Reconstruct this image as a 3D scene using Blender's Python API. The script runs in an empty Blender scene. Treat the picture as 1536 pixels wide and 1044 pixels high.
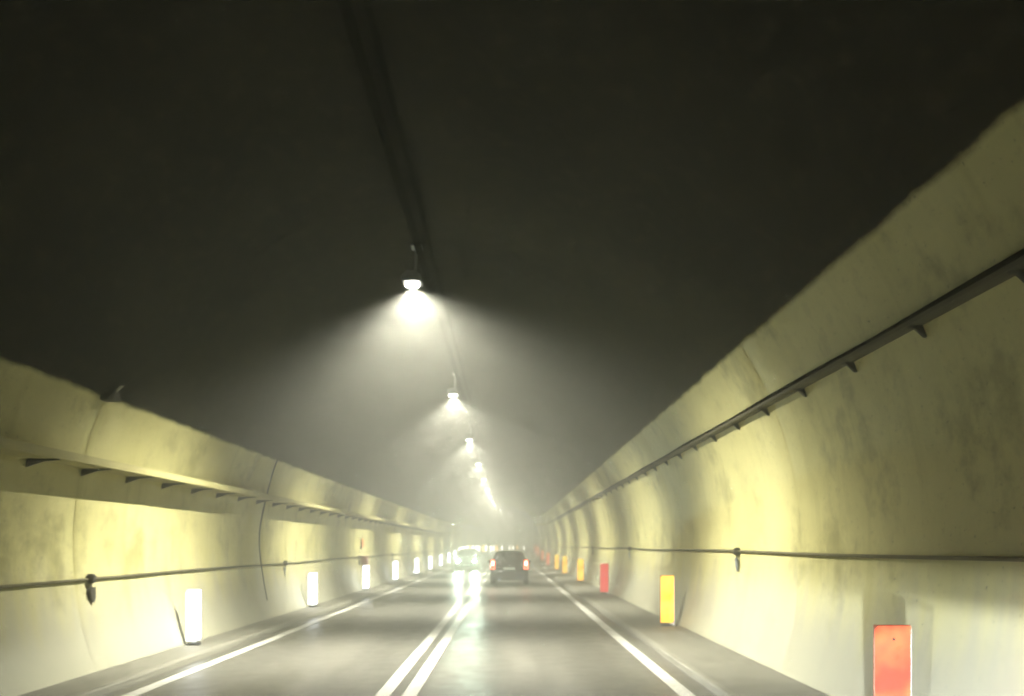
import bpy, bmesh, math, random
from mathutils import Vector, noise
random.seed(7)
S = bpy.context.scene
COL = S.collection

# ------------------------------------------------------------------ camera, world, exposure
EYE = 1.8
cam = bpy.data.cameras.new('camera')
cam.sensor_width = 36.0
cam.lens = 26.0
cam.shift_y = 296 / 1536
cam.shift_x = 6 / 1536
cam.clip_start = 0.05
cam.clip_end = 1000
cam.dof.use_dof = True
cam.dof.focus_distance = 3.2
cam.dof.aperture_fstop = 26.0 / 7.5          # aperture of about 7.5 mm
camo = bpy.data.objects.new('camera', cam)
camo.location = (0, 0, EYE)
camo.rotation_euler = (math.radians(90), 0, 0)
COL.objects.link(camo)
S.camera = camo

W = bpy.data.worlds.new('World')
S.world = W
W.use_nodes = True
W.node_tree.nodes['Background'].inputs['Color'].default_value = (0.02, 0.025, 0.035, 1)
W.node_tree.nodes['Background'].inputs['Strength'].default_value = 0.05

S.view_settings.view_transform = 'Standard'
S.view_settings.look = 'None'
S.view_settings.gamma = 1
S.view_settings.use_curve_mapping = False
S.view_settings.exposure = 0.3
S.render.engine = 'CYCLES'
cy = S.cycles
cy.use_denoising = True
cy.denoising_input_passes = 'RGB_ALBEDO'
cy.max_bounces = 4
cy.diffuse_bounces = 3
cy.glossy_bounces = 2
cy.transmission_bounces = 2
cy.volume_bounces = 1
cy.sample_clamp_indirect = 1.5
cy.sample_clamp_direct = 0.0
cy.use_light_tree = False
cy.use_adaptive_sampling = False
cy.caustics_reflective = False
cy.caustics_refractive = False

LAMP_W = 13200.0          # tunnel lamp spots
HAZE_D = 0.0185          # haze density
HEAD_W = 5100.0          # low beams of the car that carries the camera

def spot(name, loc, target, watts, size, blend, col, radius, parent=None, shape=None):
    li = bpy.data.lights.new(name, 'SPOT')
    li.energy = watts
    li.spot_size = math.radians(size)
    li.spot_blend = blend
    li.color = col
    li.shadow_soft_size = radius
    o = bpy.data.objects.new(name, li)
    COL.objects.link(o)
    if parent:
        o.parent = parent
    o.location = loc
    d = Vector(target) - Vector(loc)
    o.rotation_euler = d.to_track_quat('-Z', 'Y').to_euler()
    if shape:
        li.use_nodes = True
        nt = li.node_tree
        em = nt.nodes['Emission']
        tc = nt.nodes.new('ShaderNodeTexCoord')
        sx = nt.nodes.new('ShaderNodeSeparateXYZ')
        nt.links.new(tc.outputs['Normal'], sx.inputs[0])
        def mth(op, a, b=None, c=None):
            n = nt.nodes.new('ShaderNodeMath')
            n.operation = op
            for k, v in enumerate((a, b, c)):
                if v is None:
                    continue
                if isinstance(v, (int, float)):
                    n.inputs[k].default_value = v
                else:
                    nt.links.new(v, n.inputs[k])
            return n.outputs[0]
        def smooth(v, a, b, lo, hi):
            n = nt.nodes.new('ShaderNodeMapRange')
            n.interpolation_type = 'SMOOTHSTEP'
            n.inputs['From Min'].default_value = a
            n.inputs['From Max'].default_value = b
            n.inputs['To Min'].default_value = lo
            n.inputs['To Max'].default_value = hi
            nt.links.new(v, n.inputs['Value'])
            return n.outputs[0]
        X, Y, Z = sx.outputs[0], sx.outputs[1], sx.outputs[2]
        nt.links.new(shape(mth, smooth, X, Y, Z), em.inputs['Strength'])
    return o

# ------------------------------------------------------------------ helpers
def tag(o, label=None, cat=None, group=None, kind=None):
    if label: o['label'] = label
    if cat: o['category'] = cat
    if group: o['group'] = group
    if kind: o['kind'] = kind
    return o

def empty(name, loc=(0, 0, 0), rz=0.0):
    o = bpy.data.objects.new(name, None)
    o.empty_display_size = 0.2
    o.location = loc
    o.rotation_euler = (0, 0, rz)
    COL.objects.link(o)
    return o

def link(name, me, mat=None, parent=None, loc=None, smooth=False):
    if mat is not None and not me.materials:
        me.materials.append(mat)
    if smooth:
        for p in me.polygons:
            p.use_smooth = True
    o = bpy.data.objects.new(name, me)
    COL.objects.link(o)
    if parent: o.parent = parent
    if loc is not None: o.location = loc
    return o

class MB:
    def __init__(self):
        self.v = []; self.f = []
    def quad(self, *ps):
        n = len(self.v)
        self.v += [tuple(p) for p in ps]
        self.f.append(tuple(range(n, n + len(ps))))
    def box(self, x0, x1, y0, y1, z0, z1):
        n = len(self.v)
        self.v += [(x, y, z) for z in (z0, z1) for y in (y0, y1) for x in (x0, x1)]
        for a in ((0, 2, 3, 1), (4, 5, 7, 6), (0, 1, 5, 4), (2, 6, 7, 3), (0, 4, 6, 2), (1, 3, 7, 5)):
            self.f.append(tuple(n + i for i in a))
    def tube(self, pts, r, seg=8, cap=True):
        pts = [Vector(p) for p in pts]
        rings = []
        for i, p in enumerate(pts):
            d = (pts[min(i + 1, len(pts) - 1)] - pts[max(i - 1, 0)]).normalized()
            up = Vector((0, 0, 1)) if abs(d.z) < 0.9 else Vector((1, 0, 0))
            a = d.cross(up).normalized(); b = d.cross(a).normalized()
            rr = r[i] if isinstance(r, (list, tuple)) else r
            n = len(self.v)
            for k in range(seg):
                t = 2 * math.pi * k / seg
                self.v.append(tuple(p + a * math.cos(t) * rr + b * math.sin(t) * rr))
            rings.append(n)
        for i in range(len(rings) - 1):
            for k in range(seg):
                k2 = (k + 1) % seg
                self.f.append((rings[i] + k, rings[i] + k2, rings[i + 1] + k2, rings[i + 1] + k))
        if cap:
            self.f.append(tuple(rings[0] + k for k in range(seg)))
            self.f.append(tuple(rings[-1] + k for k in reversed(range(seg))))
    def prism(self, poly, axis, a, b):
        n = len(self.v); m = len(poly)
        for w in (a, b):
            for (p, q) in poly:
                self.v.append({'x': (w, p, q), 'y': (p, w, q), 'z': (p, q, w)}[axis])
        self.f.append(tuple(n + i for i in range(m)))
        self.f.append(tuple(n + m + i for i in reversed(range(m))))
        for i in range(m):
            j = (i + 1) % m
            self.f.append((n + i, n + j, n + m + j, n + m + i))
    def mesh(self, name, bevel=0.0, segs=1):
        me = bpy.data.meshes.new(name)
        me.from_pydata(self.v, [], self.f)
        bm = bmesh.new(); bm.from_mesh(me)
        if bevel:
            bmesh.ops.remove_doubles(bm, verts=bm.verts, dist=1e-5)
            bmesh.ops.bevel(bm, geom=list(bm.edges), offset=bevel, segments=segs, affect='EDGES', clamp_overlap=True)
        bmesh.ops.recalc_face_normals(bm, faces=bm.faces)
        bm.to_mesh(me); bm.free()
        return me

class NT:
    """small wrapper to write node materials"""
    def __init__(self, name):
        self.m = bpy.data.materials.new(name)
        self.m.use_nodes = True
        self.t = self.m.node_tree
        self.b = self.t.nodes['Principled BSDF']
    def n(self, kind, **kw):
        x = self.t.nodes.new(kind)
        for k, v in kw.items():
            setattr(x, k, v)
        return x
    def l(self, a, b):
        self.t.links.new(a, b)
    def put(self, sock, v):
        if isinstance(v, (int, float)): sock.default_value = v
        elif isinstance(v, tuple): sock.default_value = v + (1,) if len(v) == 3 and len(sock.default_value) == 4 else v
        else: self.l(v, sock)
    def math(self, op, a, b=0.0, c=0.0, clamp=False):
        x = self.n('ShaderNodeMath', operation=op, use_clamp=clamp)
        for k, v in enumerate((a, b, c)): self.put(x.inputs[k], v)
        return x.outputs[0]
    def ramp(self, v, a, b, lo=0.0, hi=1.0):
        x = self.n('ShaderNodeMapRange', interpolation_type='SMOOTHSTEP')
        self.put(x.inputs['Value'], v)
        x.inputs['From Min'].default_value = a; x.inputs['From Max'].default_value = b
        x.inputs['To Min'].default_value = lo; x.inputs['To Max'].default_value = hi
        return x.outputs[0]
    def mix(self, f, a, b):
        x = self.n('ShaderNodeMix', data_type='RGBA')
        self.put(x.inputs[0], f); self.put(x.inputs[6], a); self.put(x.inputs[7], b)
        return x.outputs[2]
    def noise(self, vec, scale, detail=4.0, rough=0.55, stretch=None):
        if stretch:
            mp = self.n('ShaderNodeMapping')
            mp.inputs['Scale'].default_value = stretch
            self.l(vec, mp.inputs['Vector']); vec = mp.outputs[0]
        x = self.n('ShaderNodeTexNoise')
        x.inputs['Scale'].default_value = scale
        x.inputs['Detail'].default_value = detail
        x.inputs['Roughness'].default_value = rough
        self.l(vec, x.inputs['Vector'])
        return x.outputs['Fac']
    def bump(self, h, strength, dist, normal=None):
        x = self.n('ShaderNodeBump')
        x.inputs['Strength'].default_value = strength
        x.inputs['Distance'].default_value = dist
        self.l(h, x.inputs['Height'])
        if normal is not None: self.l(normal, x.inputs['Normal'])
        return x.outputs[0]

def plain(name, col, rough=0.6, metal=0.0, var=0.25, scale=9.0, emit=None, power=0.0, spec=0.5, emit2=None):
    k = NT(name)
    tc = k.n('ShaderNodeTexCoord').outputs['Object']
    f = k.noise(tc, scale)
    dark = tuple(c * (1 - var) for c in col); lite = tuple(min(1, c * (1 + var)) for c in col)
    k.l(k.mix(f, dark, lite), k.b.inputs['Base Color'])
    k.l(k.ramp(f, 0.3, 0.7, max(0.03, rough - 0.08), min(1, rough + 0.1)), k.b.inputs['Roughness'])
    k.b.inputs['Metallic'].default_value = metal
    k.b.inputs['Specular IOR Level'].default_value = spec
    if emit:
        k.b.inputs['Emission Color'].default_value = emit + (1,)
        if emit2:
            k.l(k.mix(k.ramp(k.noise(tc, 2.6, 2.0, 0.5), 0.38, 0.62), emit, emit2), k.b.inputs['Emission Color'])
        k.b.inputs['Emission Strength'].default_value = power
        k.m.cycles.emission_sampling = 'NONE'
    return k.m

# ------------------------------------------------------------------ path of the tunnel
S_BEND, R_BEND = 88.0, 210.0
def frame(s):
    q = min(1.0, max(0.0, (s - 58) / 42.0))
    z = 0.72 * q * q * (3 - 2 * q)
    if s <= S_BEND:
        return 0.0, s, z, 1.0, 0.0
    a = (s - S_BEND) / R_BEND
    return R_BEND * (1 - math.cos(a)), S_BEND + R_BEND * math.sin(a), z, math.cos(a), -math.sin(a)
def P(s, x, z):
    ox, oy, oz, lx, ly = frame(s)
    return (ox + lx * x, oy + ly * x, oz + z)
def heading(s):
    return 0.0 if s <= S_BEND else -(s - S_BEND) / R_BEND
S0, S1 = -8.0, 205.0

# vault: circle of radius RV about (CX, CZ)
CX, CZ, RV = -0.95, EYE, 4.87
def wall_x(z, side):
    return CX + side * math.sqrt(RV * RV - (z - CZ) ** 2)
PAINT_R, PAINT_L = EYE + 2.676, EYE + 1.983      # top of the cream paint

# ------------------------------------------------------------------ materials of the setting
def lining_material():
    k = NT('lining')
    at = k.n('ShaderNodeAttribute', attribute_name='above').outputs['Fac']
    uv = k.n('ShaderNodeUVMap', uv_map='UVMap').outputs['UV']
    pos = k.n('ShaderNodeTexCoord').outputs['Object']
    rag = k.noise(uv, 1.7, 6.0, 0.65)
    rag2 = k.noise(uv, 9.0, 3.0, 0.6)
    edge = k.math('ADD', at, k.math('ADD', k.math('MULTIPLY', k.math('SUBTRACT', rag, 0.5), 0.15), k.math('MULTIPLY', k.math('SUBTRACT', rag2, 0.5), 0.035)))
    up = k.ramp(edge, -0.05, 0.05)
    # cream paint with streaks running down and blotches
    big = k.noise(uv, 0.35, 5.0, 0.6)
    streak = k.noise(uv, 1.0, 5.0, 0.6, (3.2, 0.22, 1))
    spots = k.noise(uv, 5.5, 8.0, 0.72)
    cream = k.mix(k.ramp(big, 0.36, 0.66), (0.48, 0.452, 0.20), (0.61, 0.58, 0.28))
    cream = k.mix(k.math('MULTIPLY', k.ramp(streak, 0.52, 0.74), 0.45), cream, (0.33, 0.305, 0.10))
    cream = k.mix(k.math('MULTIPLY', k.ramp(spots, 0.57, 0.72), 0.5), cream, (0.31, 0.285, 0.10))
    blot = k.noise(uv, 1.1, 9.0, 0.68, (1.0, 0.7, 1))
    cream = k.mix(k.math('MULTIPLY', k.ramp(blot, 0.50, 0.66), 0.7), cream, (0.25, 0.235, 0.095))
    fleck = k.noise(uv, 16.0, 4.0, 0.7)
    cream = k.mix(k.math('MULTIPLY', k.ramp(fleck, 0.60, 0.72), 0.75), cream, (0.10, 0.095, 0.05))
    # splash dirt low on the wall, ragged
    sp = k.n('ShaderNodeSeparateXYZ'); k.l(uv, sp.inputs[0])
    vlow = sp.outputs[1]                           # height above the road along the wall
    splash = k.math('ADD', vlow, k.math('MULTIPLY', k.math('SUBTRACT', streak, 0.5), 1.6))
    cream = k.mix(k.ramp(splash, 0.7, 2.0, 0.8, 0.0), cream, (0.33, 0.33, 0.28))
    # sooty sprayed concrete
    soot = k.mix(k.ramp(k.noise(uv, 0.5, 3.0, 0.5), 0.35, 0.68), (0.008, 0.0078, 0.006), (0.017, 0.0165, 0.012))
    soot = k.mix(k.math('MULTIPLY', k.ramp(k.noise(uv, 2.2, 3.0, 0.5), 0.5, 0.68), 0.4), soot, (0.006, 0.006, 0.005))
    soot = k.mix(k.math('MULTIPLY', k.ramp(k.noise(uv, 4.5, 3.0, 0.55), 0.50, 0.70), 0.45), soot, (0.055, 0.053, 0.038))
    k.l(k.mix(up, cream, soot), k.b.inputs['Base Color'])
    k.l(k.ramp(up, 0, 1, 0.55, 0.95), k.b.inputs['Roughness'])
    k.l(k.ramp(up, 0, 1, 0.35, 0.08), k.b.inputs['Specular IOR Level'])
    rough_h = k.math('ADD', k.math('MULTIPLY', k.noise(pos, 1.6, 9.0, 0.6), 1.0), k.math('MULTIPLY', k.noise(pos, 11.0, 5.0, 0.6), 0.22))
    h = k.math('MULTIPLY', rough_h, k.ramp(up, 0, 1, 0.18, 1.0))
    k.l(k.bump(h, 0.14, 0.06), k.b.inputs['Normal'])
    return k.m

def road_material():
    k = NT('asphalt')
    pos = k.n('ShaderNodeTexCoord').outputs['Object']
    fine = k.noise(pos, 90.0, 3.0, 0.6)
    big = k.noise(pos, 0.5, 5.0, 0.6, (1.6, 0.25, 1))
    mid = k.noise(pos, 3.0, 5.0, 0.6)
    c = k.mix(k.ramp(big, 0.35, 0.68), (0.11, 0.107, 0.092), (0.165, 0.16, 0.138))
    c = k.mix(k.ramp(fine, 0.4, 0.75, 0.0, 0.45), c, (0.23, 0.225, 0.195))
    c = k.mix(k.math('MULTIPLY', k.ramp(mid, 0.55, 0.75), 0.4), c, (0.075, 0.073, 0.064))
    sx = k.n('ShaderNodeSeparateXYZ'); k.l(pos, sx.inputs[0])
    wob = k.math('MULTIPLY', k.math('SUBTRACT', k.noise(pos, 0.4, 3.0, 0.5), 0.5), 0.8)
    trk = k.math('COSINE', k.math('MULTIPLY', k.math('ADD', k.math('ADD', sx.outputs[0], wob), -0.46), 2 * math.pi / 1.76))
    c = k.mix(k.ramp(trk, -0.9, 0.2, 0.35, 0.0), c, (0.075, 0.073, 0.065))
    grit = k.noise(pos, 34.0, 4.0, 0.75)
    c = k.mix(k.ramp(grit, 0.35, 0.55, 0.55, 0.0), c, (0.055, 0.054, 0.048))
    k.l(c, k.b.inputs['Base Color'])
    k.l(k.ramp(k.math('ADD', k.math('MULTIPLY', big, 0.6), k.math('MULTIPLY', mid, 0.4)), 0.35, 0.65, 0.30, 0.50), k.b.inputs['Roughness'])
    k.b.inputs['Specular IOR Level'].default_value = 0.6
    k.l(k.bump(fine, 0.35, 0.006), k.b.inputs['Normal'])
    return k.m

def paint_material():
    k = NT('road_paint')
    pos = k.n('ShaderNodeTexCoord').outputs['Object']
    w = k.noise(pos, 22.0, 5.0, 0.65)
    w2 = k.noise(pos, 1.3, 4.0, 0.6)
    f = k.ramp(k.math('ADD', k.math('MULTIPLY', w, 0.6), k.math('MULTIPLY', w2, 0.4)), 0.48, 0.64, 0.0, 0.7)
    k.l(k.mix(f, (0.60, 0.60, 0.55), (0.24, 0.235, 0.205)), k.b.inputs['Base Color'])
    k.b.inputs['Roughness'].default_value = 0.42
    return k.m

M = {
    'lining': lining_material(),
    'asphalt': road_material(),
    'paint': paint_material(),
    'footway': plain('footway_concrete', (0.17, 0.165, 0.135), 0.7, var=0.4, scale=2.2),
    'kerb': plain('kerb_concrete', (0.21, 0.205, 0.17), 0.65, var=0.35, scale=3.0),
    'galv': plain('galvanised_steel', (0.22, 0.20, 0.11), 0.6, 0.2, 0.3),
    'darkmetal': plain('sooty_steel', (0.035, 0.033, 0.026), 0.7, 0.2, 0.3),
    'cable': plain('cable_rubber', (0.004, 0.004, 0.003), 0.9, 0.0, 0.3, spec=0.0),
    'oldcable': plain('dusty_cable', (0.10, 0.09, 0.045), 0.8, 0.0, 0.3),
    'housing': plain('lamp_housing', (0.32, 0.33, 0.34), 0.4, 0.5, 0.2),
    'lens': plain('lamp_glass', (0.9, 0.9, 0.85), 0.2, 0, 0.05, emit=(1.0, 0.97, 0.84), power=12.0),
    'post': plain('white_plastic', (0.75, 0.75, 0.70), 0.45, 0, 0.08),
    'foot': plain('black_rubber', (0.03, 0.03, 0.03), 0.7),
    'm_white': plain('marker_white', (0.85, 0.87, 0.9), 0.3, 0, 0.05, emit=(0.93, 0.97, 1.0), power=4.0),  # all marker colours: emission added in place of retro-reflected headlight
    'm_far': plain('marker_white_far', (0.85, 0.87, 0.85), 0.3, 0, 0.05, emit=(1.0, 0.97, 0.82), power=8.0),  # far copy of the white panel, stronger glow put in to pierce the haze
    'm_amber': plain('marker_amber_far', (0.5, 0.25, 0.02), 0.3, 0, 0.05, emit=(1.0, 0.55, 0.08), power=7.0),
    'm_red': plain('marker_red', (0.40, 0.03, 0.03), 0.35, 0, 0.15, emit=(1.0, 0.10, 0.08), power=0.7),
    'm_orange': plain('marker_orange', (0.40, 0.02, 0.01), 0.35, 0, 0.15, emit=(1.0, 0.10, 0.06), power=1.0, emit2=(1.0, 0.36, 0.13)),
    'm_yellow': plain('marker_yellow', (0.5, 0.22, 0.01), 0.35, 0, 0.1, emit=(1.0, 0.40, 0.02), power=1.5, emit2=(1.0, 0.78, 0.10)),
    'backdark': plain('marker_backing', (0.30, 0.10, 0.06), 0.5),
    'traycream': plain('painted_steel', (0.40, 0.37, 0.17), 0.6, 0.0, 0.35, 3.0),
    'traydark': plain('tarnished_steel', (0.06, 0.056, 0.032), 0.7, 0.1, 0.4, 3.0),
    'boxgrey': plain('junction_box', (0.045, 0.043, 0.03), 0.6, 0.1, 0.3),
    'pendant': plain('pendant_grey', (0.30, 0.33, 0.34), 0.4, 0.3, 0.3),
    'signorange': plain('orange_sign', (0.62, 0.26, 0.08), 0.5, 0, 0.15),
    'cabinet': plain('dark_red_cabinet', (0.16, 0.045, 0.03), 0.5, 0, 0.25),
}

# ------------------------------------------------------------------ tunnel lining, ring by ring
NT_ARC = 84
TH0 = math.asin((-0.15 - CZ) / RV)
TH1 = math.pi - TH0
joints = [S0] + [2.4 + 7.5 * i for i in range(0, 27)] + [S1]
tunnel = tag(empty('tunnel', (CX, 0, 0)), 'concrete road tunnel with cream painted walls and a dark sooty vault', 'tunnel')
def lining_ring(sa, sb):
    n = max(8, int((sb - sa) / 0.42))
    ss = [sa, sa + 0.012] + [sa + 0.04 + (sb - sa - 0.08) * i / n for i in range(n + 1)] + [sb - 0.012, sb]
    verts = []; above = []; uvs = []
    for i, s in enumerate(ss):
        end = i in (0, 1, len(ss) - 2, len(ss) - 1)
        deep = 0.014 if i in (0, len(ss) - 1) else 0.004
        for j in range(NT_ARC + 1):
            th = TH0 + (TH1 - TH0) * j / NT_ARC
            x0, z0 = math.cos(th), math.sin(th)
            side = 1 if x0 >= 0 else -1
            zb = PAINT_R if side > 0 else PAINT_L
            thb = math.asin((zb - CZ) / RV)
            tl = math.asin(max(-1, min(1, z0)))
            ab = (tl - thb) * RV
            r = RV
            if end and ab < 0.0:
                r += deep
            if not end or ab >= 0.0:
                k = 0.012 if ab < 0.1 else 0.055
                r += k * noise.noise(Vector((s * 0.9, th * 4.6, 3.1))) + 0.4 * k * noise.noise(Vector((s * 2.3, th * 11, 8.7)))
            x, z = CX + r * x0, CZ + r * z0
            p = P(s, x, z)
            verts.append((p[0] - CX, p[1], p[2]))
            above.append(ab)
            uvs.append((s + (40 if side > 0 else 0), (tl - TH0) * RV))
    f = []
    m = NT_ARC + 1
    for i in range(len(ss) - 1):
        for j in range(NT_ARC):
            a = i * m + j
            f.append((a, a + m, a + m + 1, a + 1))
    me = bpy.data.meshes.new('lining_ring')
    me.from_pydata(verts, [], f)
    at = me.attributes.new('above', 'FLOAT', 'POINT')
    at.data.foreach_set('value', above)
    ul = me.uv_layers.new(name='UVMap')
    for lp in me.loops:
        ul.data[lp.index].uv = uvs[lp.vertex_index]
    return me
for a, b in zip(joints[:-1], joints[1:]):
    link('lining_ring', lining_ring(a, b), M['lining'], tunnel, smooth=True)

# ------------------------------------------------------------------ road, markings, footways
STEP = [S0 + 1.5 * i for i in range(int((S1 - S0) / 1.5) + 1)]
def strip(name, x0, x1, z0, mat, parent=None, z1=None, ss=STEP):
    mb = MB()
    for s in ss:
        mb.v += [P(s, x0, z0), P(s, x1, z0 if z1 is None else z1)]
    for i in range(len(ss) - 1):
        mb.f.append((2 * i, 2 * i + 1, 2 * i + 3, 2 * i + 2))
    me = bpy.data.meshes.new(name); me.from_pydata(mb.v, [], mb.f)
    return link(name, me, mat, parent)
def slab(name, prof, mat, parent=None):
    mb = MB(); m = len(prof)
    for s in STEP:
        mb.v += [P(s, x, z) for x, z in prof]
    for i in range(len(STEP) - 1):
        for j in range(m - 1):
            a = i * m + j
            mb.f.append((a, a + 1, a + m + 1, a + m))
    return link(name, mb.mesh(name), mat, parent)
road = tag(strip('road', -5.75, 3.95, 0.0, M['asphalt']), kind='structure')
LC = -1.34
strip('centre_line', LC - 0.25, LC - 0.07, 0.004, M['paint'], road)
strip('centre_line', LC + 0.07, LC + 0.25, 0.004, M['paint'], road)
strip('edge_line', -4.62, -4.43, 0.004, M['paint'], road)
strip('edge_line', 2.05, 2.24, 0.004, M['paint'], road)
fr = slab('footway', [(2.62, 0.085), (3.3, 0.10), (4.0, 0.12)], M['footway']); tag(fr, kind='structure')
slab('kerb', [(2.50, -0.01), (2.51, 0.075), (2.53, 0.09), (2.62, 0.09), (2.63, 0.02)], M['kerb'], fr)
fl = slab('footway', [(-5.85, 0.12), (-5.3, 0.10), (-4.98, 0.085)], M['footway']); tag(fl, kind='structure')
slab('kerb', [(-4.99, 0.02), (-4.98, 0.09), (-4.89, 0.09), (-4.87, 0.075), (-4.86, -0.01)], M['kerb'], fl)

# ------------------------------------------------------------------ lamps in the vault
ORD = ['nearest', 'second', 'third', 'fourth', 'fifth', 'sixth', 'seventh', 'eighth', 'ninth', 'tenth', 'eleventh', 'twelfth', 'thirteenth', 'fourteenth']
LAMP_X, LAMP_Z = -1.54, EYE + 4.22
mb = MB(); n = 14
prof = [(0.14, 0.0), (0.155, -0.02), (0.15, -0.055), (0.115, -0.085), (0.05, -0.098)]
for (r, z) in prof:
    mb.v += [(r * math.cos(2 * math.pi * k / n), r * math.sin(2 * math.pi * k / n), z) for k in range(n)]
for i in range(len(prof) - 1):
    for k in range(n):
        mb.f.append((i * n + k, i * n + (k + 1) % n, (i + 1) * n + (k + 1) % n, (i + 1) * n + k))
mb.f.append(tuple((len(prof) - 1) * n + k for k in range(n)))
lens_me = mb.mesh('lens'); lens_me.materials.append(M['lens'])
mb = MB(); mb.prism([(-0.20, 0.0), (0.20, 0.0), (0.19, 0.07), (0.10, 0.18), (-0.10, 0.18), (-0.19, 0.07)], 'y', -0.19, 0.19)
hous_me = mb.mesh('housing', 0.012); hous_me.materials.append(M['housing'])
mb = MB(); mb.tube([(0.06, 0, 0.18), (0.09, 0, 0.80)], 0.035, 8); mb.box(-0.02, 0.20, -0.12, 0.12, 0.70, 0.74)
stem_me = mb.mesh('stem'); stem_me.materials.append(M['housing'])
for p in lens_me.polygons: p.use_smooth = True
def lamp_shape(mth, smooth, X, Y, Z):
    # narrow along the tunnel, wide across it (the luminaire's own light distribution)
    return mth('MULTIPLY', smooth(mth('ABSOLUTE', Y), 0.10, 0.72, 1.0, 0.01), smooth(mth('ABSOLUTE', X), 0.35, 0.85, 0.66, 1.0))
lamp_s = [11.9 + 8.8 * i for i in range(7)] + [76.0, 89.0, 102.0, 115.0]
lamp_s = sorted(set(round(s, 1) for s in lamp_s))
for i, s in enumerate(lamp_s):
    t = empty('tunnel_lamp', P(s, LAMP_X, LAMP_Z), heading(s))
    tag(t, 'bright white lamp hanging under the vault, %s in the row from the camera' % ORD[i], 'lamp', 'lamps along the vault')
    t.scale = (0.8, 0.8, 0.8)
    link('lens', lens_me, None, t); link('housing', hous_me, None, t); link('stem', stem_me, None, t)
    lo = spot('lamp_light', (0, 0, -0.11), (0, 0, -3), LAMP_W * (0.92 if i == 0 else 0.68 if i < 6 else 0.36), 146, 0.9, (1.0, 0.965, 0.80), 0.02, t, lamp_shape)
    lo.rotation_euler = (0, math.radians(-5), 0)      # tilted a little towards the farther right wall

# low beams of the car the picture is taken from (it stands below the frame)
def beam(mth, smooth, X, Y, Z):
    az = mth('MAXIMUM', mth('ABSOLUTE', Z), 0.02)       # lamp space: X right, Y up, -Z ahead
    a = mth('DIVIDE', X, az); b = mth('DIVIDE', Y, az)
    kick = mth('MULTIPLY', mth('MAXIMUM', a, 0.0), 0.20)
    edge = mth('SUBTRACT', b, mth('SUBTRACT', kick, 0.012))
    w = mth('ADD', 0.010, mth('MULTIPLY', mth('ABSOLUTE', a), 0.022))
    q = mth('DIVIDE', edge, w)
    cut = smooth(q, -1.0, 1.0, 1.0, 0.001)
    low = smooth(b, -0.55, -0.05, 0.10, 1.0)
    wide = mth('MULTIPLY', smooth(a, -0.45, -0.04, 0.2, 1.0), smooth(a, 0.1, 0.8, 1.0, 0.5))
    return mth('MULTIPLY', cut, mth('MULTIPLY', low, wide))
for x in (-0.72, 0.72):
    spot('low_beam', (x, 0.9, 0.70), (x, 11.4, 0.70), HEAD_W * (1.4 if x > 0 else 0.5), 130, 0.5, (0.92, 0.97, 1.0), 0.05, None, beam)

# ------------------------------------------------------------------ cable along the crown
mb = MB()
cs = [S0 + 3 * i for i in range(int((S1 - S0) / 3))]
mb.tube([P(s, -1.42, EYE + 4.72 + 0.015 * math.sin(s * 1.7)) for s in cs], 0.055, 8)
ceil = tag(link('ceiling_cable', mb.mesh('cable'), M['cable'], smooth=True), 'pair of dark cables running along the crown of the vault', 'cable')
mb = MB(); mb.tube([P(s, -1.24, EYE + 4.76 + 0.012 * math.sin(s * 2.1)) for s in cs], 0.032, 8)
link('second_cable', mb.mesh('second_cable'), M['cable'], ceil, smooth=True)

# ------------------------------------------------------------------ cable trays on brackets
def tray(side, zt, depth, first, pitch, lip, mat, label):
    xw = wall_x(zt, side)
    t = tag(empty('cable_tray', (xw, 0, zt)), label, 'cable tray')
    xo = xw - side * depth
    mb = MB()
    prof = [(xw + side * 0.03, 0.0), (xo, 0.0), (xo, lip), (xo + side * 0.012, lip), (xo + side * 0.012, 0.012), (xw + side * 0.03, 0.012)]
    m = len(prof)
    for s in STEP:
        for (x, z) in prof:
            p = P(s, x, zt + z); mb.v.append((p[0] - xw, p[1], p[2] - zt))
    for i in range(len(STEP) - 1):
        for j in range(m):
            a = i * m + j; b = i * m + (j + 1) % m
            mb.f.append((a, b, b + m, a + m))
    link('tray_channel', mb.mesh('tray_channel'), M[mat], t)
    for q, (off, rr) in enumerate(((0.3, 0.035), (0.62, 0.045))):
        mb = MB()
        pts = []
        for s in STEP:
            p = P(s, xw - side * depth * off, zt + 0.012 + rr + 0.012 * math.sin(s * 1.3 + q * 2))
            pts.append((p[0] - xw, p[1], p[2] - zt))
        mb.tube(pts, rr, 6)
        link('tray_cable', mb.mesh('tray_cable'), M['cable'], t, smooth=True)
    mb = MB()
    d = side
    mb.prism([(d * 0.05, -0.004), (-d * depth * 0.90, -0.004), (-d * depth * 0.88, -0.015), (-d * depth * 0.45, -0.03), (d * 0.02, -0.10), (d * 0.05, -0.10)], 'y', -0.016, 0.016)
    bm_ = mb.mesh('bracket'); bm_.materials.append(M['darkmetal'])
    s = first; c = 0
    while s < 118:
        p = P(s, xw, zt)
        b = link('bracket', bm_, None, t, (p[0] - xw, p[1], p[2] - zt))
        b.rotation_euler = (0, 0, heading(s))
        s += pitch
tray(-1, EYE + 1.03, 0.42, 6.5, 1.145, 0.10, 'traycream', 'metal cable tray on brackets along the left wall, casting a broad shadow')
tray(1, EYE + 1.88, 0.13, 5.06 - 1.27, 1.27, 0.04, 'traydark', 'narrow dark cable tray on brackets high along the right wall')

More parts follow.
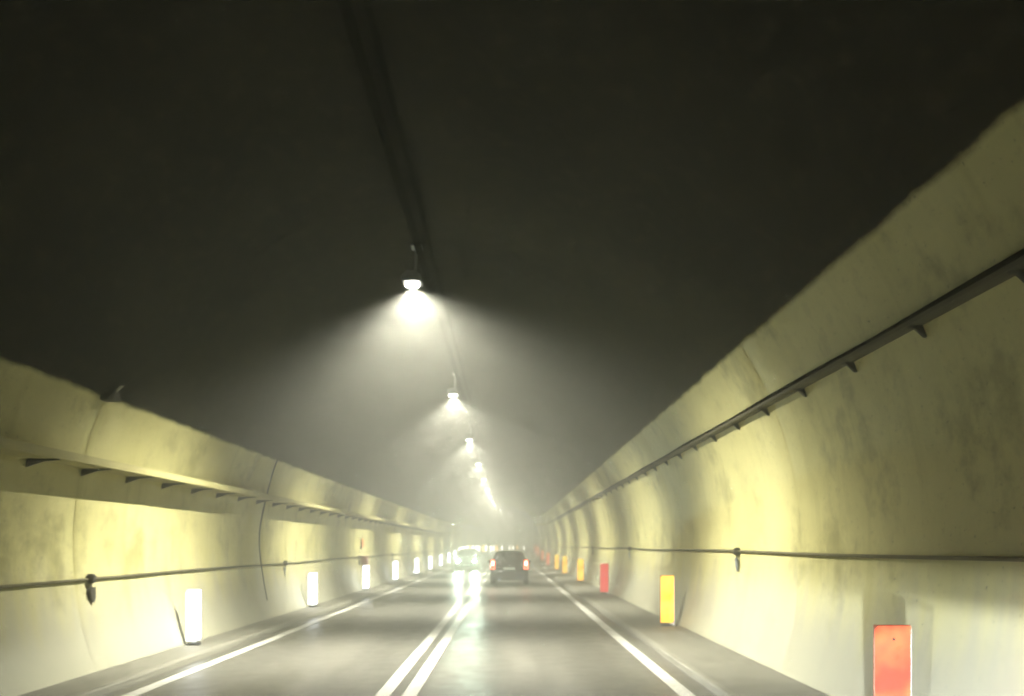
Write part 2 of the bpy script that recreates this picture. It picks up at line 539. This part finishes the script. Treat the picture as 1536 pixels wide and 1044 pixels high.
# ------------------------------------------------------------------ thin wall cables with boxes
def wall_cable(side, z, label):
    mb = MB()
    mb.tube([P(s, wall_x(z, side) - side * 0.035, z + 0.012 * math.sin(s * 0.57)) for s in STEP], 0.019, 8)
    return tag(link('wall_cable', mb.mesh('wall_cable'), M['oldcable'], smooth=True), label, 'cable')
wall_cable(-1, EYE - 0.46, 'thin dusty cable running low along the left wall')
wall_cable(1, EYE - 0.105, 'thin dusty cable running along the right wall')
mb = MB(); mb.box(-0.05, 0.05, -0.055, 0.055, -0.065, 0.065)
cl_me = mb.mesh('clamp', 0.02, 2); cl_me.materials.append(M['boxgrey'])
mb = MB(); mb.tube([(0, 0, -0.05), (0, 0, -0.14)], 0.012, 6)
hk_me = mb.mesh('hanger'); hk_me.materials.append(M['boxgrey'])
mb = MB()
arc = [(-0.02 * math.sin(t * math.pi), 0.055 * math.cos(0.7 + t * 3.4), -0.24 + 0.105 * math.sin(0.7 + t * 3.4)) for t in [i / 10 for i in range(11)]]
mb.tube(arc, [0.018, 0.026, 0.032, 0.034, 0.034, 0.034, 0.033, 0.031, 0.028, 0.024, 0.018], 8)
pd_me = mb.mesh('hook'); pd_me.materials.append(M['pendant'])
mb = MB(); mb.prism([(-0.06, -0.14), (0.05, -0.12), (0.06, -0.26), (0.02, -0.33), (-0.04, -0.27)], 'x', -0.02, 0.03)
pl_me = mb.mesh('plate', 0.006); pl_me.materials.append(M['boxgrey'])
def junction(side, s, z, label, hook):
    x = wall_x(z, side) - side * 0.05
    t = tag(empty('cable_clamp', P(s, x, z), heading(s)), label, 'cable clamp', 'clamps on the wall cables')
    link('clamp', cl_me, None, t); link('hanger', hk_me, None, t)
    link('hook' if hook else 'plate', pd_me if hook else pl_me, None, t)
for (s, lab, h) in ((12.5, 'dark clamp with a grey hook on the right wall cable, nearest the camera', True),
                    (23.5, 'clamp with a hook on the right wall cable, second from the camera', True),
                    (33.8, 'clamp on the right wall cable, third from the camera', False),
                    (45.0, 'clamp on the right wall cable, fourth from the camera', False)):
    junction(1, s, EYE - 0.105, lab, h)
for (s, lab, h) in ((10.2, 'dark clamp with a hanging plate on the left wall cable, nearest the camera', False),
                    (19.1, 'clamp with a hook on the left wall cable, second from the camera', True),
                    (28.6, 'clamp on the left wall cable beside the orange plate', False),
                    (36.8, 'clamp on the left wall cable, fourth from the camera', False),
                    (45.6, 'clamp on the left wall cable, fifth from the camera', False)):
    junction(-1, s, EYE - 0.46, lab, h)

# thin black cable following the vault on the left
mb = MB(); pts = []
for i in range(46):
    z = EYE - 1.28 + 4.9 * i / 45
    zz = z
    x = wall_x(zz, -1) + 0.05
    pts.append(P(17.2 + 0.05 * math.sin(i * 0.35) , x, z))
mb.tube(pts, 0.014, 6)
tag(link('drop_cable', mb.mesh('drop_cable'), M['cable'], smooth=True), 'thin black cable curving down the left vault and wall', 'cable')

# small fitting at the top edge of the left paint
mb = MB(); mb.box(-0.05, 0.16, -0.10, 0.10, -0.07, 0.06)
t = tag(empty('wall_anchor', P(9.9, wall_x(PAINT_L + 0.02, -1), PAINT_L + 0.02)), 'small dark metal anchor at the top edge of the left cream paint', 'anchor')
link('plate', mb.mesh('plate', 0.015), M['darkmetal'], t)
mb = MB(); mb.tube([(0.08, 0.05, 0.04), (0.10, 0.20, 0.16), (0.06, 0.34, 0.20)], 0.018, 6)
link('stub_cable', mb.mesh('stub_cable'), M['galv'], t)

# orange plate and dark red hose cabinet on the left wall
zc = EYE + 0.05
t = tag(empty('wall_sign', P(29.3, wall_x(zc, -1) + 0.06, zc)), 'small orange plate on the left wall above the third white marker', 'sign')
mb = MB(); mb.box(-0.02, 0.02, -0.16, 0.16, -0.14, 0.20); link('plate', mb.mesh('plate', 0.008), M['signorange'], t)
mb = MB(); mb.tube([(-0.10, 0, 0), (0.0, 0, 0)], 0.02, 6); link('mount', mb.mesh('mount'), M['galv'], t)
zc = EYE - 0.72
t = tag(empty('hose_cabinet', P(29.3, wall_x(zc, -1) + 0.02, zc)), 'dark red cabinet on the left wall behind the third white marker', 'cabinet')
mb = MB(); mb.box(-0.10, 0.16, -0.26, 0.26, -0.28, 0.30); link('body', mb.mesh('body', 0.012), M['cabinet'], t)
mb = MB(); mb.box(0.162, 0.178, -0.22, 0.22, -0.24, 0.26)
d = link('door', mb.mesh('door', 0.004), M['cabinet'], t)
mb = MB(); mb.tube([(0.178, -0.16, 0.0), (0.21, -0.16, 0.0)], 0.018, 6); link('handle', mb.mesh('handle'), M['galv'], d)

# ------------------------------------------------------------------ marker posts
def marker_meshes(w, h, ch):
    mb = MB()
    mb.prism([(-w / 2, 0), (w / 2 - ch, 0), (w / 2, ch), (w / 2, h), (-w / 2 + ch, h), (-w / 2, h - ch)], 'y', -0.012, 0.012)
    return mb.mesh('reflector_panel', 0.004)
wp = marker_meshes(0.235, 0.86, 0.05)
rp = marker_meshes(0.265, 0.98, 0.025)
mb = MB(); mb.prism([(-0.05, 0.014), (0.05, 0.014), (0.035, 0.055), (-0.035, 0.055)], 'z', -0.05, 0.84)
wpost = mb.mesh('post', 0.004); wpost.materials.append(M['post'])
mb = MB(); mb.prism([(0.06, 0.014), (0.16, 0.014), (0.15, 0.06), (0.07, 0.06)], 'z', -0.06, 0.96)
rpost = mb.mesh('post', 0.004); rpost.materials.append(M['post'])
mb = MB(); mb.prism([(0.12 * math.cos(a), 0.035 + 0.10 * math.sin(a)) for a in [k * math.pi / 4 for k in range(8)]], 'z', -0.075, -0.045)
base_me = mb.mesh('base', 0.006); base_me.materials.append(M['foot'])
def frame_mesh(w, h):
    mb = MB(); t = 0.012
    mb.box(-w / 2 - t, w / 2 + t, 0.0125, 0.024, -t, h + t)
    return mb.mesh('backing', 0.003)
wback = frame_mesh(0.235, 0.86); wback.materials.append(M['post'])
rback = frame_mesh(0.265, 0.98); rback.materials.append(M['backdark'])
mb = MB(); mb.tube([(0, -0.018, 0), (0, 0.0, 0)], 0.010, 8)
bolt_me = mb.mesh('bolt'); bolt_me.materials.append(M['darkmetal'])
panels = {}
def marker(s, side, col, label, group, x=None):
    px = x if x is not None else (-5.36 if side < 0 else 3.36)
    key = (side, col)
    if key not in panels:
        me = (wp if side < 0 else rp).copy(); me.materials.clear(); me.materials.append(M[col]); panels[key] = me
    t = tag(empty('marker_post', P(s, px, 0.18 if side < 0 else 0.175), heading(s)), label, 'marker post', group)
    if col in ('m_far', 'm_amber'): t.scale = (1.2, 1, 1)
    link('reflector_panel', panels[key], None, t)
    link('post', wpost if side < 0 else rpost, None, t)
    link('base', base_me, None, t)
    link('backing', wback if side < 0 else rback, None, t)
    if s < 30:
        for z in (0.10, (0.86 if side < 0 else 0.98) - 0.10):
            link('bolt', bolt_me, None, t, (0, 0, z))
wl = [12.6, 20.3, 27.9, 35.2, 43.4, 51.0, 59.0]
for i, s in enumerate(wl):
    marker(s, -1, 'm_white', 'white reflector marker panel with added glow at the left wall, %s from the camera' % ORD[i], 'white markers along the left wall')
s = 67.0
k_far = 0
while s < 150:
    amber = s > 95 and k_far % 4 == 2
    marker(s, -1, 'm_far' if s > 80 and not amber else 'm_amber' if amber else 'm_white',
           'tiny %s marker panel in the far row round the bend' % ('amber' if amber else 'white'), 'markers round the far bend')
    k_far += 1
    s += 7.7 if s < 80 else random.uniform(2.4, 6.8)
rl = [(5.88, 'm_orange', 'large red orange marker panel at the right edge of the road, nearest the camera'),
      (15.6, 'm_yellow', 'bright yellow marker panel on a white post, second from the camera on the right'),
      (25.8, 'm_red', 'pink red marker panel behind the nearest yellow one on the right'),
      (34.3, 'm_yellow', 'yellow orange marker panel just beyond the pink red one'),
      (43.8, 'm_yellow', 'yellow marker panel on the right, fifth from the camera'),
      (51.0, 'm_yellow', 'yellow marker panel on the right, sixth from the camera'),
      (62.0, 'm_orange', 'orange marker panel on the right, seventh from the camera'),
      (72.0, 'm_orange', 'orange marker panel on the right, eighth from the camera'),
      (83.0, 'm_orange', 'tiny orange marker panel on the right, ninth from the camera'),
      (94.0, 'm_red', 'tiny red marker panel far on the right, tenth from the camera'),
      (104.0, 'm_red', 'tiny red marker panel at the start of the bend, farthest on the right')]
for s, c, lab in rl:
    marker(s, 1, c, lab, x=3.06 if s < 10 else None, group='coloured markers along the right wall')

# ------------------------------------------------------------------ cars
def interp(tab, y):
    for i in range(len(tab) - 1):
        a, b = tab[i], tab[i + 1]
        if y <= b[0]:
            t = 0 if b[0] == a[0] else max(0, (y - a[0]) / (b[0] - a[0]))
            return [p + (q - p) * t for p, q in zip(a, b)]
    return list(tab[-1])
# y from the rear bumper, sill z, belt z, roof z, half width at sill, at widest, at belt, at roof
CAR = [(0.00, 0.30, 0.56, 0.60, 0.66, 0.76, 0.72, 0.60),
       (0.05, 0.26, 0.62, 0.68, 0.72, 0.82, 0.79, 0.68),
       (0.10, 0.25, 0.78, 0.86, 0.74, 0.84, 0.81, 0.70),
       (0.14, 0.24, 0.90, 1.00, 0.76, 0.85, 0.82, 0.68),
       (0.24, 0.23, 0.98, 1.22, 0.78, 0.85, 0.82, 0.63),
       (0.36, 0.22, 1.00, 1.46, 0.79, 0.86, 0.83, 0.60),
       (0.60, 0.20, 1.00, 1.52, 0.80, 0.86, 0.83, 0.60),
       (1.40, 0.19, 0.99, 1.54, 0.80, 0.86, 0.83, 0.62),
       (2.10, 0.19, 0.98, 1.50, 0.80, 0.86, 0.83, 0.60),
       (2.40, 0.20, 0.97, 1.38, 0.80, 0.86, 0.82, 0.62),
       (2.85, 0.20, 0.94, 1.03, 0.80, 0.86, 0.81, 0.68),
       (3.10, 0.21, 0.88, 0.97, 0.79, 0.85, 0.79, 0.66),
       (3.50, 0.23, 0.76, 0.88, 0.76, 0.83, 0.76, 0.60),
       (3.68, 0.25, 0.66, 0.76, 0.68, 0.77, 0.72, 0.54),
       (3.76, 0.28, 0.54, 0.62, 0.58, 0.68, 0.64, 0.48)]
def section(y):
    _, zs, zb, zr, ws, wm, wb, wr = interp(CAR, y)
    zm = zs + (zb - zs) * 0.62
    pts = [(0.0, zs), (ws * 0.9, zs), (ws, zs + 0.05), (wm, zm), (wb, zb), (wr + (wb - wr) * 0.12, zr - (zr - zb) * 0.16), (wr * 0.82, zr - 0.015), (wr * 0.4, zr + 0.012), (0.0, zr + 0.02)]
    out = []
    for i in range(len(pts) - 1):
        p0 = pts[max(i - 1, 0)]; p1 = pts[i]; p2 = pts[i + 1]; p3 = pts[min(i + 2, len(pts) - 1)]
        for k in range(3):
            t = k / 3
            out.append(tuple(0.5 * (2 * b + (c - a) * t + (2 * a - 5 * b + 4 * c - d) * t * t + (3 * b - a - 3 * c + d) * t ** 3) for a, b, c, d in zip(p0, p1, p2, p3)))
    out.append(pts[-1])
    return out
def top_z(y, x):
    sec = section(y)
    best = sec[-1][1]
    for i in range(len(sec) - 1, 12, -1):
        (xa, za), (xb, zb_) = sec[i], sec[i - 1]
        if xa <= x <= xb:
            return za + (zb_ - za) * (0 if xb == xa else (x - xa) / (xb - xa))
    return best
def body_mesh():
    ys = []
    for i in range(len(CAR) - 1):
        for k in range(3): ys.append(CAR[i][0] + (CAR[i + 1][0] - CAR[i][0]) * k / 3)
    ys.append(CAR[-1][0])
    v = []; f = []
    for y in ys:
        sec = section(y)
        ring = [(x, z) for x, z in sec] + [(-x, z) for x, z in reversed(sec[1:-1])]
        m = len(ring)
        v += [(x, y, z) for x, z in ring]
    for i in range(len(ys) - 1):
        for j in range(m):
            a = i * m + j; b = i * m + (j + 1) % m
            f.append((a, b, b + m, a + m))
    f.append(tuple(range(m))); f.append(tuple((len(ys) - 1) * m + j for j in reversed(range(m))))
    mb = MB(); mb.v, mb.f = v, f
    return mb.mesh('body')
def glass_patch(y0, y1, xf0, xf1, name, n=8):
    mb = MB()
    for i in range(n + 1):
        y = y0 + (y1 - y0) * i / n
        for j in range(n + 1):
            w = xf0 + (xf1 - xf0) * i / n
            x = -w + 2 * w * j / n
            z = top_z(y, abs(x))
            dz = (top_z(y + 0.02, abs(x)) - top_z(y - 0.02, abs(x))) / 0.04
            nn = Vector((0, -dz, 1)).normalized() * 0.008
            mb.v.append((x, y + nn.y, z + nn.z))
    for i in range(n):
        for j in range(n):
            a = i * (n + 1) + j
            mb.f.append((a, a + 1, a + n + 2, a + n + 1))
    return mb.mesh(name)
def side_window(y0, y1, side):
    mb = MB(); n = 6
    for i in range(n + 1):
        y = y0 + (y1 - y0) * i / n
        sec = section(y)
        (xa, za), (xb, zb_) = sec[12], sec[15]
        for t in (0.08, 0.5, 0.92):
            mb.v.append((side * (xa + (xb - xa) * t + 0.012 + 0.01 * math.sin(t * 3.14)), y, za + (zb_ - za) * t))
    for i in range(n):
        for j in range(2):
            a = i * 3 + j
            mb.f.append((a, a + 1, a + 4, a + 3))
    return mb.mesh('side_window')
def lathe_x(prof, n=20):
    mb = MB()
    for (x, r) in prof:
        mb.v += [(x, r * math.cos(2 * math.pi * k / n), r * math.sin(2 * math.pi * k / n)) for k in range(n)]
    for i in range(len(prof) - 1):
        for k in range(n):
            mb.f.append((i * n + k, i * n + (k + 1) % n, (i + 1) * n + (k + 1) % n, (i + 1) * n + k))
    mb.f.append(tuple(range(n))); mb.f.append(tuple((len(prof) - 1) * n + k for k in range(n)))
    return mb
tyre_me = lathe_x([(-0.09, 0.20), (-0.10, 0.27), (-0.07, 0.31), (0.07, 0.31), (0.10, 0.27), (0.09, 0.20)]).mesh('tyre')
rim_me = lathe_x([(-0.085, 0.205), (-0.05, 0.19), (-0.06, 0.06), (0.06, 0.06), (0.05, 0.19), (0.085, 0.205)]).mesh('rim')
glass = plain('car_glass', (0.012, 0.014, 0.016), 0.08, 0, 0.1)
trim = plain('black_trim', (0.018, 0.018, 0.018), 0.55)
rim_m = plain('alloy', (0.35, 0.35, 0.36), 0.3, 0.8)
tail_m = plain('tail_light_red', (0.4, 0.02, 0.02), 0.2, 0, 0.1, emit=(1.0, 0.16, 0.08), power=5.5)
tail_low = plain('tail_light_low', (0.4, 0.02, 0.02), 0.2, 0, 0.1, emit=(1.0, 0.06, 0.03), power=0.9)
tail_hot = plain('tail_light_bulb', (0.8, 0.5, 0.4), 0.2, 0, 0.05, emit=(1.0, 0.62, 0.42), power=9.0)
plate_m = plain('plate_white', (0.62, 0.66, 0.60), 0.45, 0, 0.06, emit=(0.9, 1.0, 0.85), power=0.12)  # faint glow put into the plate's own material
badge_m = plain('chrome', (0.75, 0.76, 0.78), 0.12, 1.0, 0.05)
headglass = plain('headlight_lit', (0.9, 0.95, 0.9), 0.1, 0, 0.05, emit=(0.86, 1.0, 0.84), power=800.0)
def make_car(label, paint, s, x, facing, front):
    t = tag(empty('car', P(s, x, 0.0), 0 if facing > 0 else math.pi), label, 'car')
    link('body', body_mesh(), paint, t, smooth=True)
    link('rear_window', glass_patch(0.17, 0.345, 0.60, 0.50, 'rear_window'), glass, t, smooth=True)
    link('windscreen', glass_patch(2.83, 2.13, 0.66, 0.52, 'windscreen'), glass, t, smooth=True)
    for sd in (-1, 1):
        link('side_window', side_window(0.50, 1.36, sd), glass, t, smooth=True)
        link('side_window', side_window(1.44, 2.36, sd), glass, t, smooth=True)
        for yy in (0.66, 3.05):
            w = link('wheel', tyre_me, trim, t, (sd * 0.76, yy, 0.31), smooth=True)
            link('rim', rim_me, rim_m, w)
        mb = MB(); mb.box(-0.09, 0.09, -0.05, 0.06, -0.07, 0.07)
        link('mirror', mb.mesh('mirror', 0.03, 2), paint, t, (sd * 0.95, 2.42, 1.02))
        if not front:
            mb = MB(); mb.prism([(-0.085, -0.17), (0.075, -0.19), (0.085, 0.05), (0.06, 0.20), (-0.06, 0.20)], 'y', -0.05, 0.09)
            me = mb.mesh('tail_light', 0.015, 2)
            tl = link('tail_light', me, tail_m, t, (sd * 0.745, 0.10, 0.93))
            mb = MB(); mb.box(-0.06, 0.06, -0.062, -0.052, -0.155, -0.06)
            link('lower_lamp', mb.mesh('lower_lamp'), tail_low, tl)
            mb = MB(); mb.box(-0.045, 0.045, -0.060, -0.051, -0.03, 0.15)
            link('brake_lamp', mb.mesh('brake_lamp'), tail_hot, tl)
        else:
            mb = MB(); mb.prism([(-0.15, -0.08), (0.15, -0.06), (0.17, 0.06), (-0.11, 0.09)], 'y', -0.10, 0.05)
            hl = link('headlight', mb.mesh('headlight', 0.02, 2), glass, t, (sd * 0.60, 3.66, 0.66))
            me = lathe_x([(0.0, 0.095), (0.02, 0.09), (0.035, 0.06)], 14).mesh('bulb')
            b = link('bulb', me, headglass, hl, (0, 0.055, 0)); b.rotation_euler = (0, 0, math.radians(90))
            spot('headlight_beam', (sd * 0.60, 3.86, 0.66), (sd * 0.60 - 2.2, 40, 1.2), 4000.0, 22, 1.0, (0.80, 1.0, 0.78), 0.06, t)
    # rear bumper, plate, handle strip, wiper
    mb = MB(); mb.box(-0.80, 0.80, -0.045, 0.10, 0.30, 0.52)
    link('rear_bumper', mb.mesh('rear_bumper', 0.04, 3), paint if not front else trim, t, smooth=False)
    mb = MB(); mb.box(-0.26, 0.26, 0.052, 0.062, 0.70, 0.82)
    link('number_plate', mb.mesh('number_plate'), plate_m, t, (0, -0.02, 0)) if not front else None
    if not front:
        mb = MB(); mb.box(-0.30, 0.30, -0.06, -0.046, 0.33, 0.43)
        link('bumper_trim', mb.mesh('bumper_trim', 0.005), trim, t)
        mb = MB(); mb.tube([(0, 0.095, 0.90), (0, 0.112, 0.90)], 0.05, 14)
        link('badge', mb.mesh('badge'), badge_m, t)
        mb = MB(); mb.tube([(0.02, 0.15, 1.05), (0.30, 0.165, 1.09)], 0.012, 6)
        link('wiper', mb.mesh('wiper'), trim, t)
        mb = MB(); mb.box(-0.55, 0.55, 0.22, 0.40, 1.50, 1.525)
        link('roof_spoiler', mb.mesh('roof_spoiler', 0.008), paint, t)
        mb = MB(); mb.tube([(-0.45, -0.02, 0.27), (-0.45, 0.2, 0.27)], 0.03, 8)
        link('exhaust', mb.mesh('exhaust'), badge_m, t)
    else:
        mb = MB(); mb.box(-0.45, 0.45, 3.70, 3.775, 0.42, 0.56)
        link('grille', mb.mesh('grille', 0.01), trim, t)
        mb = MB(); mb.box(-0.70, 0.70, 3.62, 3.80, 0.26, 0.40)
        link('front_bumper', mb.mesh('front_bumper', 0.03, 2), paint, t)
        mb = MB(); mb.box(-0.26, 0.26, 3.80, 3.81, 0.34, 0.45)
        link('number_plate', mb.mesh('number_plate'), plate_m, t)
    return t
dark_paint = plain('dark_grey_paint', (0.028, 0.032, 0.038), 0.28, 0.3, 0.1)
silver_paint = plain('dark_green_paint', (0.03, 0.04, 0.035), 0.3, 0.3, 0.1)
make_car('small dark grey hatchback seen from behind with red tail lights on', dark_paint, 33.0, 0.06, 1, False)
make_car('oncoming car with dazzling greenish white headlights in the left lane', silver_paint, 57.0, -3.0, -1, True)

# ------------------------------------------------------------------ haze filling the tunnel
k = NT('haze')
for nd in list(k.t.nodes):
    if nd.type == 'BSDF_PRINCIPLED': k.t.nodes.remove(nd)
pv = k.n('ShaderNodeVolumePrincipled')
pv.inputs['Color'].default_value = (0.93, 0.94, 0.86, 1)
pv.inputs['Density'].default_value = HAZE_D
pv.inputs['Anisotropy'].default_value = 0.48
k.l(pv.outputs[0], k.t.nodes['Material Output'].inputs['Volume'])
mb = MB(); mb.box(-9, 45, -12, 210, -1.2, 8.2)
tag(link('haze', mb.mesh('haze'), k.m), 'pale exhaust haze hanging in the tunnel', None, None, 'stuff')
